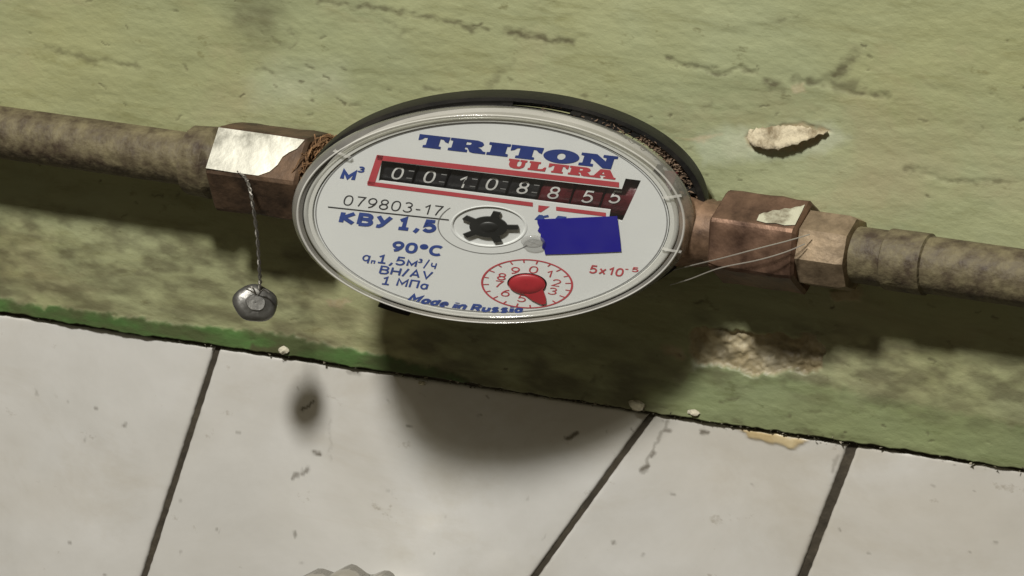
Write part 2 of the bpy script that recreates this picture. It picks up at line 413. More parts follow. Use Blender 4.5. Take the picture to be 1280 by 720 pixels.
# ---- tiled band below: mortar bed with three tiles
zbot = at(640, 800).z
mb = build('tiled_wall', [Vector((x_, y_*U, z_)) for x_, z_ in ((xl, zline(xl)+20*U), (xr, zline(xr)+20*U), (xr, zbot-200*U), (xl, zbot-200*U)) for y_ in (4.6, 30)],
           [(0, 2, 4, 6), (1, 3, 5, 7), (0, 1, 3, 2), (2, 3, 5, 4), (4, 5, 7, 6), (6, 7, 1, 0)], M['mortar'], origin=(0, 0, zline(0)))
mb['kind'] = 'structure'
def tile(a, b, c, d, seed):   # picture corners: top left, top right, bottom right, bottom left
    A, B, C_, D_ = (at(*p) for p in (a, b, c, d))
    n1 = max(60, int((B.x-A.x)/U/2.6)); n2 = 130
    u = np.linspace(0, 1, n1)[None, :]; v = np.linspace(0, 1, n2)[:, None]
    # pack extra rows at the borders so that the edge rounds off
    f = lambda t: t-.045*np.sin(2*np.pi*t)
    u, v = f(u), f(v)
    X = (A.x*(1-u)+B.x*u)*(1-v)+(D_.x*(1-u)+C_.x*u)*v
    Z = (A.z*(1-u)+B.z*u)*(1-v)+(D_.z*(1-u)+C_.z*u)*v
    wx, wz = X/U, Z/U
    eu = np.minimum(u, 1-u)*(B-A).length/U; ev = np.minimum(v, 1-v)*(A-D_).length/U
    chip = fbm(wx/8, wz/8, seed, 3)*2.2
    Z = Z-(np.exp(-ev/4)*(v < .5)*(1.2+chip*.7))*U
    X = X+np.where(u < .5, 1, -1)*np.exp(-eu/4)*(.6+chip*.5)*U
    e = np.minimum(eu, ev)
    H = -2.4*np.exp(-e/1.6)+fbm(wx/160, wz/160, seed+3, 2)*1.6+fbm(wx/40, wz/40, seed+5, 2)*.25
    px, py = nproj(np.stack([X, X*0, Z], -1))
    jx = px+fbm(wx/9, wz/9, seed+1, 3)*5; jy = py+fbm(wx/9, wz/9, seed+2, 3)*4
    g = np.zeros(px.shape); p_ = g.copy()
    g = np.maximum(g, .55*np.exp(-e/2.2)*(.6+fbm(wx/20, wz/20, seed+8, 3)).clip(0, 1))
    def st(pts, wd, amt):
        nonlocal g
        g = np.maximum(g, amt*(1-sstep(wd*.3, wd*1.6, dpoly(jx, jy, pts))))
    st([(708, 548), (720, 542)], 2.6, .85); st([(378, 513), (392, 502)], 2, .85); st([(391, 567), (401, 568)], 1.8, .8)
    st([(836, 528), (826, 545), (812, 570), (804, 590)], 2.2, .42); st([(803, 586), (808, 583)], 3, .8); st([(814, 572), (818, 566)], 2.6, .65)
    st([(832, 538), (838, 538)], 3, .6); st([(876, 541), (882, 541)], 2.4, .75); st([(436, 466), (450, 468)], 2.6, .4); st([(365, 598), (383, 586)], 2.2, .6)
    st([(510, 533), (516, 534)], 1.4, .6); st([(412, 527), (411, 575)], 1.6, .15); st([(1045, 570), (1040, 590)], 3, .35); st([(890, 526), (893, 531)], 2, .5)
    for _ in range(60):
        ax, ay = RS.uniform(-30, 1320), RS.uniform(430, 740); an = RS.uniform(0, 3); ln = RS.uniform(.5, 6)
        m_ = (np.abs(px-ax) < 14) & (np.abs(py-ay) < 14)
        if m_.any():
            d = dpoly(jx[m_], jy[m_], [(ax, ay), (ax+ln*math.cos(an), ay+ln*math.sin(an))])
            g[m_] = np.maximum(g[m_], RS.uniform(.2, .6)*(1-sstep(.5, RS.uniform(1.4, 2.4), d)))
    y1 = soft(jx, jy, [(922, 536), (955, 539), (985, 546), (1010, 552), (990, 561), (965, 556), (938, 548)], 2.5)
    p_ = np.maximum(p_, .95*y1); H = H+y1*1.8
    wear_shade = np.stack([p_, g.clip(0, .9), g*0, g*0], -1)
    return grid_object('tile', X, Z, H-2.0, wear_shade, M['tile'], 12, mb)
yl = lambda x, o=3.2: 437+(x-310)*.1535+o
tile((-80, yl(-80)), (268, yl(268)), (150, 800), (-200, 760), 201)
tile((274, yl(274)), (811, yl(811)), (606, 800), (156, 800), 221)
tile((818, yl(818)), (1060, yl(1060)), (967, 800), (613, 800), 241)
tile((1071, yl(1071)), (1350, yl(1350)), (1300, 820), (977, 800), 261)

# curling paint flake in the chip
edge = [(934, 172), (938, 180), (944, 184), (950, 183), (957, 187), (966, 186.5), (974, 187.5), (983, 184), (990, 180.5), (996, 181.5), (1003, 177), (1010, 175.5), (1016, 173.5), (1023, 169), (1030, 168.5), (1037, 165)]
fl = []
for (x0, y0), (x1, y1) in zip(edge, edge[1:]):
    for t in (0, .33, .67): fl.append((x0+(x1-x0)*t+random.uniform(-.8, .8), y0+(y1-y0)*t+random.uniform(-.9, .9)))
V = []; F = []; nr = 5
for i, (a, b) in enumerate(fl):
    k = i/(len(fl)-1); ed = 0; tx, ty = a+5*(1-k)+random.uniform(-1, 1), 163-7*math.sin(k*3.1)+k*2+random.uniform(-1.5, 1.5)
    for j in range(nr):
        f = j/(nr-1)
        V.append(at(tx+(a-tx)*f+random.uniform(-.7, .7), ty+(b+ed-ty)*f, 2.5+(9*math.sin(.5+k*2.2)+1)*f**1.4+random.uniform(-.5, .5)))
for i in range(len(fl)-1):
    for j in range(nr-1): F.append((i*nr+j, i*nr+j+1, (i+1)*nr+j+1, (i+1)*nr+j))
fo = build('paint_flake', V, F, M['flake'], wall, smooth=True, label='curling pale flake of paint lifting off the wall')
sm = fo.modifiers.new('s', 'SOLIDIFY'); sm.thickness = 1.6*U

# crumbs of plaster on the tile edge
def crumb(px_, py_, r, h, label, fx=1.0):
    bm = bmesh.new(); bmesh.ops.create_icosphere(bm, subdivisions=2, radius=1)
    c = at(px_, py_, h)
    V = []
    for v_ in bm.verts:
        n = v_.co*(1+.55*random.uniform(-.5, .5)); V.append(c+Vector((n.x*r*fx, n.y*r*.6, n.z*r*.75))*U)
    F = [[q.index for q in f.verts] for f in bm.faces]; bm.free()
    o = build('plaster_crumb', V, F, M['crumb'])
    tag(o, label, 'plaster crumb', 'plaster crumbs on the tile edge')
crumb(796, 507, 9, 6, 'largest pale plaster crumb, at the top end of the dark tile joint', 1.2)
crumb(355, 438, 7, 5, 'rounded pale crumb on the grey dirt left of the green strip')
crumb(527, 515-36, 4, 4, 'tiny pale crumb at the tip of the green strip', 1.5)
crumb(867, 516, 5, 5, 'small flat white crumb on the tile edge right of the dark joint', 1.5)

A_ = Acc()
for i in range(520):
    u_ = random.uniform(40, 1320) if i < 300 else random.uniform(560, 1068)
    s_ = random.uniform(.5, 2.6); c_ = at(u_+random.uniform(-2, 2), 438+(u_-310)*.1535+random.gauss(0, 1.8), random.uniform(-4, 4))
    b_ = [c_+Vector((random.uniform(-1.3, 1.3), random.uniform(-1, 1), random.uniform(-.8, .8)))*s_*U for _ in range(4)]
    A_.add(b_, [(0, 1, 2), (0, 2, 3), (0, 3, 1), (1, 3, 2)])
rb = build('rubble', A_.V, A_.F, M['rubble'], mb); rb['kind'] = 'stuff'

# ================================================================= PIPEWORK
ha = 60
PA = at(1000, 308, ha); za = PA.z
def ax_x(pxv):
    a = -0.25; b = .25
    for _ in range(40):
        c = (a+b)/2
        if proj((c, -ha*U, za))[0] < pxv: a = c
        else: b = c
    return (a+b)/2
def lathe_x(prof, n=40, wob=0):   # profile: (picture x, radius in units)
    V = []; F = []
    for p, r in prof:
        x_ = ax_x(p)
        for k in range(n):
            an = 2*math.pi*k/n; rr = r*(1+wob*random.uniform(-1, 1))
            V.append((x_, (-ha+rr*math.cos(an))*U, za+rr*math.sin(an)*U))
    for i in range(len(prof)-1):
        for k in range(n): F.append((i*n+k, i*n+(k+1) % n, (i+1)*n+(k+1) % n, (i+1)*n+k))
    F.append(tuple(range(n))); F.append(tuple((len(prof)-1)*n+k for k in range(n)))
    return V, F
def hexnut(p0, p1, r, rot, ch=5, n=6):
    """hexagonal nut along the pipe with chamfered ends; rot = elevation of one flat's normal in degrees"""
    V = []; F = []
    rings = [(p0, r-ch), (p0+ch*.7, r), (p1-ch*.7, r), (p1, r-ch)]
    for p, rr in rings:
        for k in range(n):
            for s_ in (-1, 1):     # each corner doubled: a narrow worn edge
                an = R(rot)+(k+.5)*2*math.pi/n+s_*.045
                V.append((ax_x(p), (-ha-rr*math.cos(an))*U, za+rr*math.sin(an)*U))
    m_ = 2*n
    for i in range(3):
        for k in range(m_): F.append((i*m_+k, i*m_+(k+1) % m_, (i+1)*m_+(k+1) % m_, (i+1)*m_+k))
    F.append(tuple(range(m_))); F.append(tuple(3*m_+k for k in range(m_)))
    bm = bmesh.new(); vs = [bm.verts.new(v_) for v_ in V]
    for f in F: bm.faces.new([vs[k] for k in f])
    bmesh.ops.subdivide_edges(bm, edges=bm.edges[:], cuts=5, use_grid_fill=True)
    for v_ in bm.verts:
        d = Vector((0, v_.co.y+ha*U, v_.co.z-za)); q = np.array([v_.co.x/U/14]), np.array([math.atan2(d.z, d.y)*5])
        edge_ = abs(math.sin(3*(math.atan2(d.z, -d.y)-R(rot))))**6
        v_.co += d.normalized()*U*float(fbm(q[0], q[1], 301, 3)[0])*(.7+2.2*edge_)
    bm.verts.index_update()
    V = [tuple(v_.co) for v_ in bm.verts]; F = [[q.index for q in f.verts] for f in bm.faces]; bm.free()
    return V, F
pr = thing('pipe_fitting', (ax_x(960), -ha*U, za), 'rusty brass union and pipe running off to the right of the meter', 'pipe fitting')
build('neck', *lathe_x([(770, 46), (846, 46)]+[(850+i*5, (46-i*.6)*(1 if i % 2 else .95)) for i in range(10)]+[(908, 37), (925, 36)], wob=.015), M['brass'], pr, smooth=True)
hx = build('hex_nut', *hexnut(905, 1012, 57, 66), M['copper'], pr, smooth=True, auto=24)
# splash of dried whitewash over the nut's front flat
V = []; nrm = None
def onflat(pxv, k, rot=66, r=57.6):   # k in -1..1 across the flat
    ap = r*.888+.7; an = R(rot); sd = r*.47*k
    return Vector((ax_x(pxv), (-ha-ap*math.cos(an)+sd*math.sin(an))*U, za+(ap*math.sin(an)+sd*math.cos(an))*U))
sp = [(961, -.40), (965, -.22), (969, -.20), (974, .02), (981, .06), (986, .24), (993, .26), (998, .44), (1003, .50), (1007, .66), (1008, .2), (1009, -.74), (997, -.86), (986, -.80), (975, -.88), (962, -.80)]
build('whitewash_splash', [onflat(a, b) for a, b in sp], [tuple(range(len(sp)))], M['splash'], hx)
build('coupling', *lathe_x([(1000, 34), (1004, 44), (1012, 47), (1062, 47), (1070, 44), (1072, 36)], n=8), M['tan'], pr, smooth=True, auto=25)
build('collar', *lathe_x([(985, 34), (988, 39), (1000, 41), (1006, 36)], n=36), M['rust'], pr, smooth=True, auto=40)
build('pipe', *lathe_x([(1060, 34), (1110, 34), (1112, 37), (1160, 37), (1162, 34), (1400, 34)], wob=.01), M['painted'], pr, smooth=True, auto=40)

pl = thing('valve', (ax_x(340), -ha*U, za), 'rusty brown nut with a glint patch set on its upper face and brown hemp packing left of the meter', 'valve')
hl = build('hex_nut', *hexnut(284, 398, 60, 38), M['rust'], pl, smooth=True, auto=24)  # shade of the lower flats is put into this dark steel
fc = [(287, -.98), (320, -1.0), (352, -.98), (364, -.72), (371, -.35), (374, .05), (380, .30), (388, .52), (394, .98), (350, 1.0), (287, 1.0)]  # outline of the glint, laid on the upper flat in brighter metal
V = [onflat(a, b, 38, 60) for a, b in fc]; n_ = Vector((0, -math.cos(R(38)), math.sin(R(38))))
build('glint_patch', [p+n_*1.2*U for p in V]+[p-n_*1.5*U for p in V], [tuple(range(11)), tuple(range(11, 22))[::-1]]+[(k, (k+1) % 11, 11+(k+1) % 11, 11+k) for k in range(11)], M['nickel'], hl, label='glint on the rusty nut, laid on as a bright patch')
build('nipple', *lathe_x([(370, 34), (395, 34), (396, 40), (412, 40), (413, 34), (460, 34)], wob=.02), M['rust'], pl, smooth=True)
build('pipe', *lathe_x([(-120, 34), (240, 34), (242, 44), (270, 46), (276, 40), (300, 40)], wob=.012), M['painted'], pl, smooth=True, auto=40)
A_ = Acc()
for i in range(230):
    p0 = random.gauss(404, 8); an = random.uniform(-.6, 2.2); r0 = random.uniform(32, 50)
    pts = []
    for k in range(5):
        rr = r0+random.uniform(-6, 9); an += random.uniform(.05, .30); p0 += random.uniform(-7, 7)
        pts.append((ax_x(p0), (-ha-rr*math.cos(an))*U, za+rr*math.sin(an)*U))
    A_.add(*tube(spline(pts, 3), random.uniform(.5, 1.3)*U, 4))
hm = build('hemp_packing', A_.V, A_.F, M['hemp'], pl); hm['kind'] = 'stuff'

# ================================================================= THE METER
HM = 185; BETA = R(18)
O = at(612.5, 274, HM)
e1 = Vector((math.cos(BETA), math.sin(BETA), 0)); e2 = Vector((0, 0, 1)); en = Vector((math.sin(BETA), -math.cos(BETA), 0))
def rot2(a): c, s = math.cos(a), math.sin(a); return np.array([[c, -s], [s, c]])
RAD = 251.5
MM = rot2(R(-2))@np.diag([1.0, 135/251.5])@rot2(R(-9.6))      # oval outline of the meter as pictured
p0 = np.array(proj(O)); J = np.zeros((2, 2))
for k, e in enumerate((e1, e2)):
    q = np.array(proj(O+e*U*10)); J[:, k] = (q-p0)/10
J[1] *= -1
P2 = np.linalg.inv(J)@MM
MI = np.linalg.inv(MM)
def W(x, y, z=0.0):
    a = P2@np.array((x, y)); return O+(e1*a[0]+e2*a[1]+en*z)*U
def loc(px_, py_, z=0.0):      # place on the meter's face, z units in front of its glass
    c = proj(O+en*z*U); return MI@np.array((px_-c[0], c[1]-py_))
ZD = -4.6                     # dial plate
def lathe_z(prof, n=160, c=(0, 0), a0=0, a1=360):
    V = []; F = []; full = (a1-a0) >= 360
    m_ = n if full else n+1
    for r, z in prof:
        for k in range(m_):
            an = R(a0+(a1-a0)*k/n); V.append(W(c[0]+r*math.cos(an), c[1]+r*math.sin(an), z))
    for i in range(len(prof)-1):
        for k in range(n): F.append((i*m_+k, i*m_+(k+1) % m_, (i+1)*m_+(k+1) % m_, (i+1)*m_+k))
    return V, F
def disc_prof(prof, **k):       # closed lathe: add caps where radius is 0
    V, F = lathe_z(prof, **k); return V, F
base_pt = W(0, 0, -150)
meter = thing('water_meter', base_pt, 'round white faced cold water meter with clear cap and black ring', 'water meter')

build('body', *lathe_z([(60, -185), (150, -178), (175, -150), (175, -110), (195, -96), (195, -80), (0.5, -80)], 96), M['brass'], meter, smooth=True, auto=35)
# black locking ring with slots
RC = (7, 3)
rg = build('locking_ring', *lathe_z([(234, -84), (254, -84), (256.5, -81), (257, -49), (256, -46), (249, -45.5), (247.5, -47), (246.5, -66), (229, -66), (227, -84), (234, -84)], 200, c=RC), M['ring'], meter, smooth=True, auto=30)
A_ = Acc()
for a in (99, 78, 61, 57, 22, 12, 356, 140, 160, 180, 205, 290, 320):
    for (w0, zz) in ((1.6, -48),):
        V, F = lathe_z([(236, -66), (236, zz), (248, zz), (248, -66)], 4, c=RC, a0=a-w0, a1=a+w0)
        m_ = 5; F += [(0, 5, 10, 15), (4, 9, 14, 19)]; A_.add(V, F)
V, F = lathe_z([(232, -66), (232, -49), (248, -49), (248, -66)], 20, c=RC, a0=100, a1=150); A_.add(V, F)
V, F = lathe_z([(232, -66), (232, -50), (248, -50), (248, -66)], 20, c=RC, a0=62, a1=77); A_.add(V, F)
build('rib', A_.V, A_.F, M['ring'], rg)
c = loc(487, 391, -60); an = math.degrees(math.atan2(c[1], c[0])); 
V, F = lathe_z([(250, -86), (250, -40), (282, -44), (286, -86)], 5, a0=an-4.5, a1=an+4.5); F += [(0, 6, 12, 18), (5, 11, 17, 23)]
build('clip', V, F, M['ring'], rg)
A_ = Acc()
for i in range(900):
    a = random.gauss(44, 14) if i < 720 else random.uniform(10, 125)
    r_ = random.uniform(234, 250); s_ = random.uniform(.6, 3.0)
    b_ = [(random.uniform(-1, 1)*s_, random.uniform(-1, 1)*s_, random.uniform(-1, 1)*s_*1.2) for _ in range(4)]
    cx, cy = 7+r_*math.cos(R(a)), 3+r_*math.sin(R(a)); zz = -64+random.uniform(0, 17)*(1 if i < 720 else .4)
    A_.add([W(cx+q[0]*1.6, cy+q[1]*1.6, zz+q[2]) for q in b_], [(0, 1, 2), (0, 2, 3), (0, 3, 1), (1, 3, 2)])
for i in range(26):
    a = random.gauss(50, 15); pts = []; r_ = 242
    for k in range(4):
        a += random.uniform(-3, 3); r_ += random.uniform(-5, 7); pts.append(W(r_*math.cos(R(a)), r_*math.sin(R(a)), -60+random.uniform(0, 16)))
    A_.add(*tube(spline(pts, 3), .55*U, 4))
du = build('dust', A_.V, A_.F, M['dirt'], meter); du['kind'] = 'stuff'

# white cup under the clear cap, and the dial plate with its openings
build('inner_cup', *lathe_z([(231, -66), (231.5, -40), (230.5, -20), (229, ZD+2), (224, ZD+2), (222.5, ZD-3)], 160), M['cup'], meter, smooth=True, auto=25)
WIN = [(477, 201), (776.5, 236.5), (781, 223.5), (800, 226), (777, 277), (761, 272), (762.5, 263), (473, 226)]
hubc = loc(611, 283, ZD); subc = loc(659, 355, ZD)
def curve_mesh(polys, extrude=0, offset=0):
    cu = bpy.data.curves.new('tmp', 'CURVE'); cu.dimensions = '2D'; cu.fill_mode = 'BOTH' if extrude else 'BACK'
    cu.fill_mode = 'BOTH'
    cu.extrude = extrude
    for pts in polys:
        s_ = cu.splines.new('POLY'); s_.points.add(len(pts)-1); s_.use_cyclic_u = True
        for q, (x_, y_) in zip(s_.points, pts): q.co = (x_, y_, 0, 1)
    o = bpy.data.objects.new('tmp', cu); COL.objects.link(o)
    bpy.context.view_layer.update()
    me = bpy.data.meshes.new_from_object(o.evaluated_get(bpy.context.evaluated_depsgraph_get()))
    V = [tuple(v_.co) for v_ in me.vertices]; F = [tuple(p.vertices) for p in me.polygons]
    bpy.data.objects.remove(o); bpy.data.curves.remove(cu); bpy.data.meshes.remove(me)
    return V, F
circ = lambda r, n=96, c=(0, 0): [(c[0]+r*math.cos(2*math.pi*k/n), c[1]+r*math.sin(2*math.pi*k/n)) for k in range(n)]
V, F = curve_mesh([circ(222, 160), [tuple(loc(a, b, ZD)) for a, b in WIN], circ(45, 64, hubc), circ(25, 48, subc)], 2.2)
dial = build('dial_plate', [W(x_, y_, ZD-2.3+z_) for x_, y_, z_ in V], F, M['dial'], meter)
build('edge_line', *lathe_z([(219.2, ZD+.35), (220.6, ZD+.35)], 200), M['greyline'], dial)
# recessed floors seen through the openings
build('hub_well', *lathe_z([(46, ZD-.3), (44, ZD-1.6), (.5, ZD-1.6)], 64, c=hubc), M['dial'], dial, smooth=True, auto=30)
build('pointer_well', *lathe_z([(26, ZD-4.4), (25, ZD-9), (.5, ZD-9)], 48, c=subc), M['drum_red'], dial)
build('well_rim', *lathe_z([(45.2, ZD+.05), (46, ZD+.6), (47.6, ZD+.6), (48.4, ZD+.05)], 80, c=hubc), M['dial'], dial, smooth=True)
build('outline_arc', *lathe_z([(63.0, ZD+.35), (64.4, ZD+.35)], 50, c=hubc, a0=150, a1=330), M['greyline'], dial)

# printed shapes on the dial
def prn(name, polys, m, parent=None, z=.35, label=None):
    A_ = Acc()
    for pts in polys:
        q = [loc(a, b, ZD) for a, b in pts]; V, F = curve_mesh([[tuple(t) for t in q]])
        A_.add([W(x_, y_, ZD+z) for x_, y_, _ in V], F)
    return build(name, A_.V, A_.F, m, parent or dial, label=label)
def bar(a, b, t):     # thin printed line between two picture points, t thick (picture, vertical)
    return [(a[0], a[1]-t/2), (b[0], b[1]-t/2), (b[0], b[1]+t/2), (a[0], a[1]+t/2)]
prn('window_frame', [bar((471.5, 196.6), (773, 231.2), 6.4), [(471, 193.6), (479.5, 194.6), (467.5, 231.2), (458.5, 230.0)],
                     bar((459, 228.9), (666, 255.6), 5.2), bar((695, 260.6), (757, 268.2), 4.8), [(673, 256.4), (687, 258), (676, 265.2), (672.5, 264.5)]], M['red'])
prn('divider_line', [bar((409, 258.5), (561, 274.8), 1.5)], M['ink'])

# ---- lettering
def ell(cx, cy, rx, ry, a0, a1, n=14, p=1.0):
    o_ = []
    for k in range(n+1):
        t = R(a0+(a1-a0)*k/n); c_, s__ = math.cos(t), math.sin(t)
        o_.append((cx+rx*math.copysign(abs(c_)**p, c_), cy+ry*math.copysign(abs(s__)**p, s__)))
    return o_
XH = .72
def strokes(ch):
    """centre lines of one letter, capitals 1 tall; a stroke that ends where it starts is a loop"""
    O_ = lambda w_, h_=1.0, y0=0.0: ell(w_/2, y0+h_/2, w_/2, h_/2, 90, 450, 24, .85)
    if ch == '0': return [O_(.60)], .60
    if ch == '1': return [[(.0, .72), (.30, 1), (.30, 0)]], .36
    if ch == 'j': return [[(.06, .76), (.33, 1), (.33, 0)], [(.04, 0), (.62, 0)]], .66       # figure one with a foot
    if ch == '2': return [ell(.29, .70, .29, .30, 165, -38, 12)+[(.02, 0), (.60, 0)]], .60
    if ch == '3': return [ell(.27, .76, .27, .24, 150, -80, 12)+ell(.27, .27, .31, .27, 80, -155, 12)], .58
    if ch == '5': return [[(.54, 1), (.10, 1), (.05, .55)]+ell(.27, .32, .31, .32, 118, -150, 14)], .58
    if ch == '6': return [O_(.58, .62), [(.50, 1.0), (.26, .88), (.08, .62), (.0, .33)]], .58
    if ch == '7': return [[(0, 1), (.58, 1), (.36, .5), (.22, 0)]], .58
    if ch == '8': return [ell(.29, .76, .25, .24, 90, 450, 20), ell(.29, .26, .29, .26, 90, 450, 20)], .58
    if ch == '9': return [ell(.29, .69, .29, .31, 90, 450, 20), [(.58, .67), (.50, .38), (.32, .12), (.08, 0)]], .58
    if ch == '-': return [[(0, .38), (.34, .38)]], .34
    if ch == ',': return [[(.16, .16), (.10, -.06), (.0, -.26)]], .18
    if ch == '°': return [ell(.18, .80, .17, .17, 90, 450, 14)], .36
    if ch == 'C': return [ell(.40, .5, .40, .5, 48, 312, 18, .9)], .70
    if ch == 'x': return [[(0, XH), (.52, 0)], [(.52, XH), (0, 0)]], .52
    if ch == '/': return [[(0, -.08), (.34, 1.06)]], .34
    if ch in 'BВ': return [[(0, .0), (0, 1), (.34, 1)]+ell(.34, .77, .22, .23, 80, -80, 8)+[(.02, .54)], [(.34, .53)]+ell(.34, .265, .27, .265, 80, -80, 8)+[(.34, 0), (0, 0)]], .62
    if ch in 'HН': return [[(0, 0), (0, 1)], [(.64, 0), (.64, 1)], [(0, .52), (.64, .52)]], .64
    if ch == 'A': return [[(0, 0), (.34, 1), (.68, 0)], [(.12, .32), (.56, .32)]], .68
    if ch == 'V': return [[(0, 1), (.34, 0), (.68, 1)]], .68
    if ch in 'MМ': return [[(0, 0), (0, 1), (.38, .30), (.76, 1), (.76, 0)]], .76
    if ch == 'П': return [[(0, 0), (0, 1), (.64, 1), (.64, 0)]], .64
    if ch == 'К': return [[(0, 0), (0, 1)], [(.60, 1), (.06, .50), (.64, 0)]], .64
    if ch == 'У': return [[(0, 1), (.33, .36)], [(.66, 1), (.26, .12), (.14, 0), (.0, .02)]], .66
    if ch == 'ч': return [[(0, XH), (0, .42), (.08, .30), (.46, .30)], [(.46, XH), (.46, 0)]], .46
    if ch == 'м': return [[(0, 0), (0, XH), (.32, .16), (.64, XH), (.64, 0)]], .64
    if ch == 'п': return [[(0, 0), (0, XH), (.48, XH), (.48, 0)]], .48
    if ch == 'к': return [[(0, 0), (0, XH)], [(.44, XH), (.06, .36), (.48, 0)]], .48
    if ch == 'г': return [[(0, 0), (0, XH), (.40, XH)]], .40
    if ch in 'aа': return [ell(.24, .34, .24, .34, 60, 420, 16), [(.48, XH), (.48, 0)]], .48
    if ch == 'q': return [ell(.24, .36, .24, .34, 60, 420, 16), [(.48, XH), (.48, -.28)]], .48
    if ch == 'd': return [ell(.24, .34, .24, .34, 60, 420, 16), [(.48, 1), (.48, 0)]], .48
    if ch == 'e': return [[(.02, .38), (.48, .38)]+ell(.25, .36, .24, .36, 10, 310, 14)], .50
    if ch == 'i': return [[(.06, 0), (.06, XH)], [(.06, .90), (.06, 1.02)]], .14
    if ch == 'n': return [[(0, 0), (0, XH)], [(0, .46), (.12, .68), (.32, XH), (.46, .58), (.46, 0)]], .46
    if ch == 'u': return [[(0, XH), (0, .14), (.14, 0), (.34, .02), (.46, .2)], [(.46, XH), (.46, 0)]], .46
    if ch == 's': return [[(.44, .60), (.30, XH), (.10, .68), (.04, .52), (.16, .40), (.36, .32), (.44, .18), (.34, .03), (.14, 0), (0, .10)]], .46
    if ch == 'R': return [[(0, 0), (0, 1), (.34, 1)]+ell(.34, .74, .24, .26, 80, -80, 8)+[(.02, .48)], [(.32, .46), (.62, 0)]], .62
    return [], .34
def ribbon(pts, t):
    loop = math.hypot(pts[0][0]-pts[-1][0], pts[0][1]-pts[-1][1]) < 1e-6
    P = [np.array(p, float) for p in pts]
    if loop: P = P[:-1]
    n = len(P); V = []
    for i in range(n):
        a = P[i-1] if (i or loop) else None; b = P[(i+1) % n] if (i < n-1 or loop) else None
        d1 = (P[i]-a) if a is not None else (b-P[i]); d2 = (b-P[i]) if b is not None else d1
        d1 = d1/max(1e-9, np.hypot(*d1)); d2 = d2/max(1e-9, np.hypot(*d2))
        n1 = np.array((-d1[1], d1[0])); n2 = np.array((-d2[1], d2[0])); m_ = n1+n2; L_ = np.hypot(*m_)
        m_ = m_/L_ if L_ > 1e-6 else n1; k = min(1.9, 1/max(.35, m_@n1))
        V += [P[i]+m_*k*t/2, P[i]-m_*k*t/2]
    F = [(2*i, 2*i+1, 2*((i+1) % n)+1, 2*((i+1) % n)) for i in range(n if loop else n-1)]
    return V, F
def glyph_text(body, t=.13, gap=None, wide=1.0):
    """stroke lettering: capitals 1 tall, strokes t thick; returns points (x, y, layer) and faces"""
    V = []; F = []; x_ = 0; g_ = gap if gap is not None else .12+t*.9
    for ch in body:
        if ch == ' ': x_ += .34; continue
        st_, wd = strokes(ch)
        for li, pts in enumerate(st_):
            q = [(x_+t/2+p[0]*wide, t/2+p[1]*(1-t)) for p in pts]
            v_, f_ = ribbon(q, t); k = len(V)
            V += [(a[0], a[1], li*.12) for a in v_]; F += [tuple(i+k for i in f) for f in f_]
        x_ += wd*wide+t+g_
    return np.array(V), F
def placed(V2, F, a, b, cap, capfont, shear=0.0, wfont=None, z=.4):
    """lay 2-D lettering with its baseline from picture point a to b and its capitals cap picture units tall"""
    la_, lb = loc(*a, ZD), loc(*b, ZD); d = lb-la_; ln = np.hypot(*d); d = d/ln; n = np.array((-d[1], d[0]))
    sy = cap/abs((MM@n)[1])/capfont
    x0 = V2[:, 0].min(); wd = wfont or (V2[:, 0].max()-x0); sx = ln/wd
    out = []
    for v_ in V2:
        x_, y_ = v_[:2]; q = la_+d*((x_-x0)*sx+shear*y_*sy)+n*y_*sy; out.append(W(q[0], q[1], ZD+z+(v_[2] if len(v_) > 2 else 0)))
    return out, F
def word(name, body, a, b, cap, m, t=.13, shear=0.0, gap=None):
    V2, F = glyph_text(body, t, gap)
    return build(name, *placed(V2, F, a, b, cap, 1.0, shear), m, dial)
word('unit_mark', 'м', (423.5, 224.5), (442.5, 226.8), 17, M['blue'], .23)
word('unit_exponent', '3', (446, 215.0), (454.5, 216.0), 7.6, M['blue'], .24)
word('serial_number', '079803-17', (427, 256.0), (551, 270.4), 12.8, M['ink'], .10, 0, .22)
word('type_text', 'КВУ', (420.5, 279.2), (487, 286.2), 16.4, M['blue'], .25, 0, .07)
word('type_number', 'j,5', (496, 287.0), (543.5, 291.8), 16.4, M['blue'], .25, 0, .10)
word('temperature_text', '90°C', (487.5, 314.3), (550, 320.8), 13.6, M['blue'], .23, 0, .10)
word('flow_symbol', 'q', (450.5, 326.4), (460, 327.5), 11, M['blue'], .14)
word('flow_index', 'п', (461.8, 330.0), (467, 330.6), 6, M['blue'], .22)
word('flow_text', 'j,5м', (470.5, 329.0), (519.5, 334.5), 11, M['blue'], .17, 0, .13)
word('flow_exponent', '3', (521.5, 328.6), (527, 329.2), 5.4, M['blue'], .22)
word('flow_unit', '/ч', (528, 335.4), (543.5, 337.2), 11.5, M['blue'], .14)
word('position_text', 'BH/AV', (472, 342.4), (538.5, 350.0), 10.4, M['blue'], .165, 0, .11)
word('pressure_text', 'j МПа', (475.5, 356.0), (533, 363.0), 10.4, M['blue'], .165, 0, .14)
word('scale_text', '5x10', (736, 341.4), (778, 346.0), 10.4, M['red'], .17, 0, .18)
word('scale_exponent', '-5', (781, 338.6), (797.5, 340.4), 6.0, M['red'], .18)
word('hidden_text', 'кг', (666, 275.6), (700, 279.6), 12, M['blue'], .24, .3)
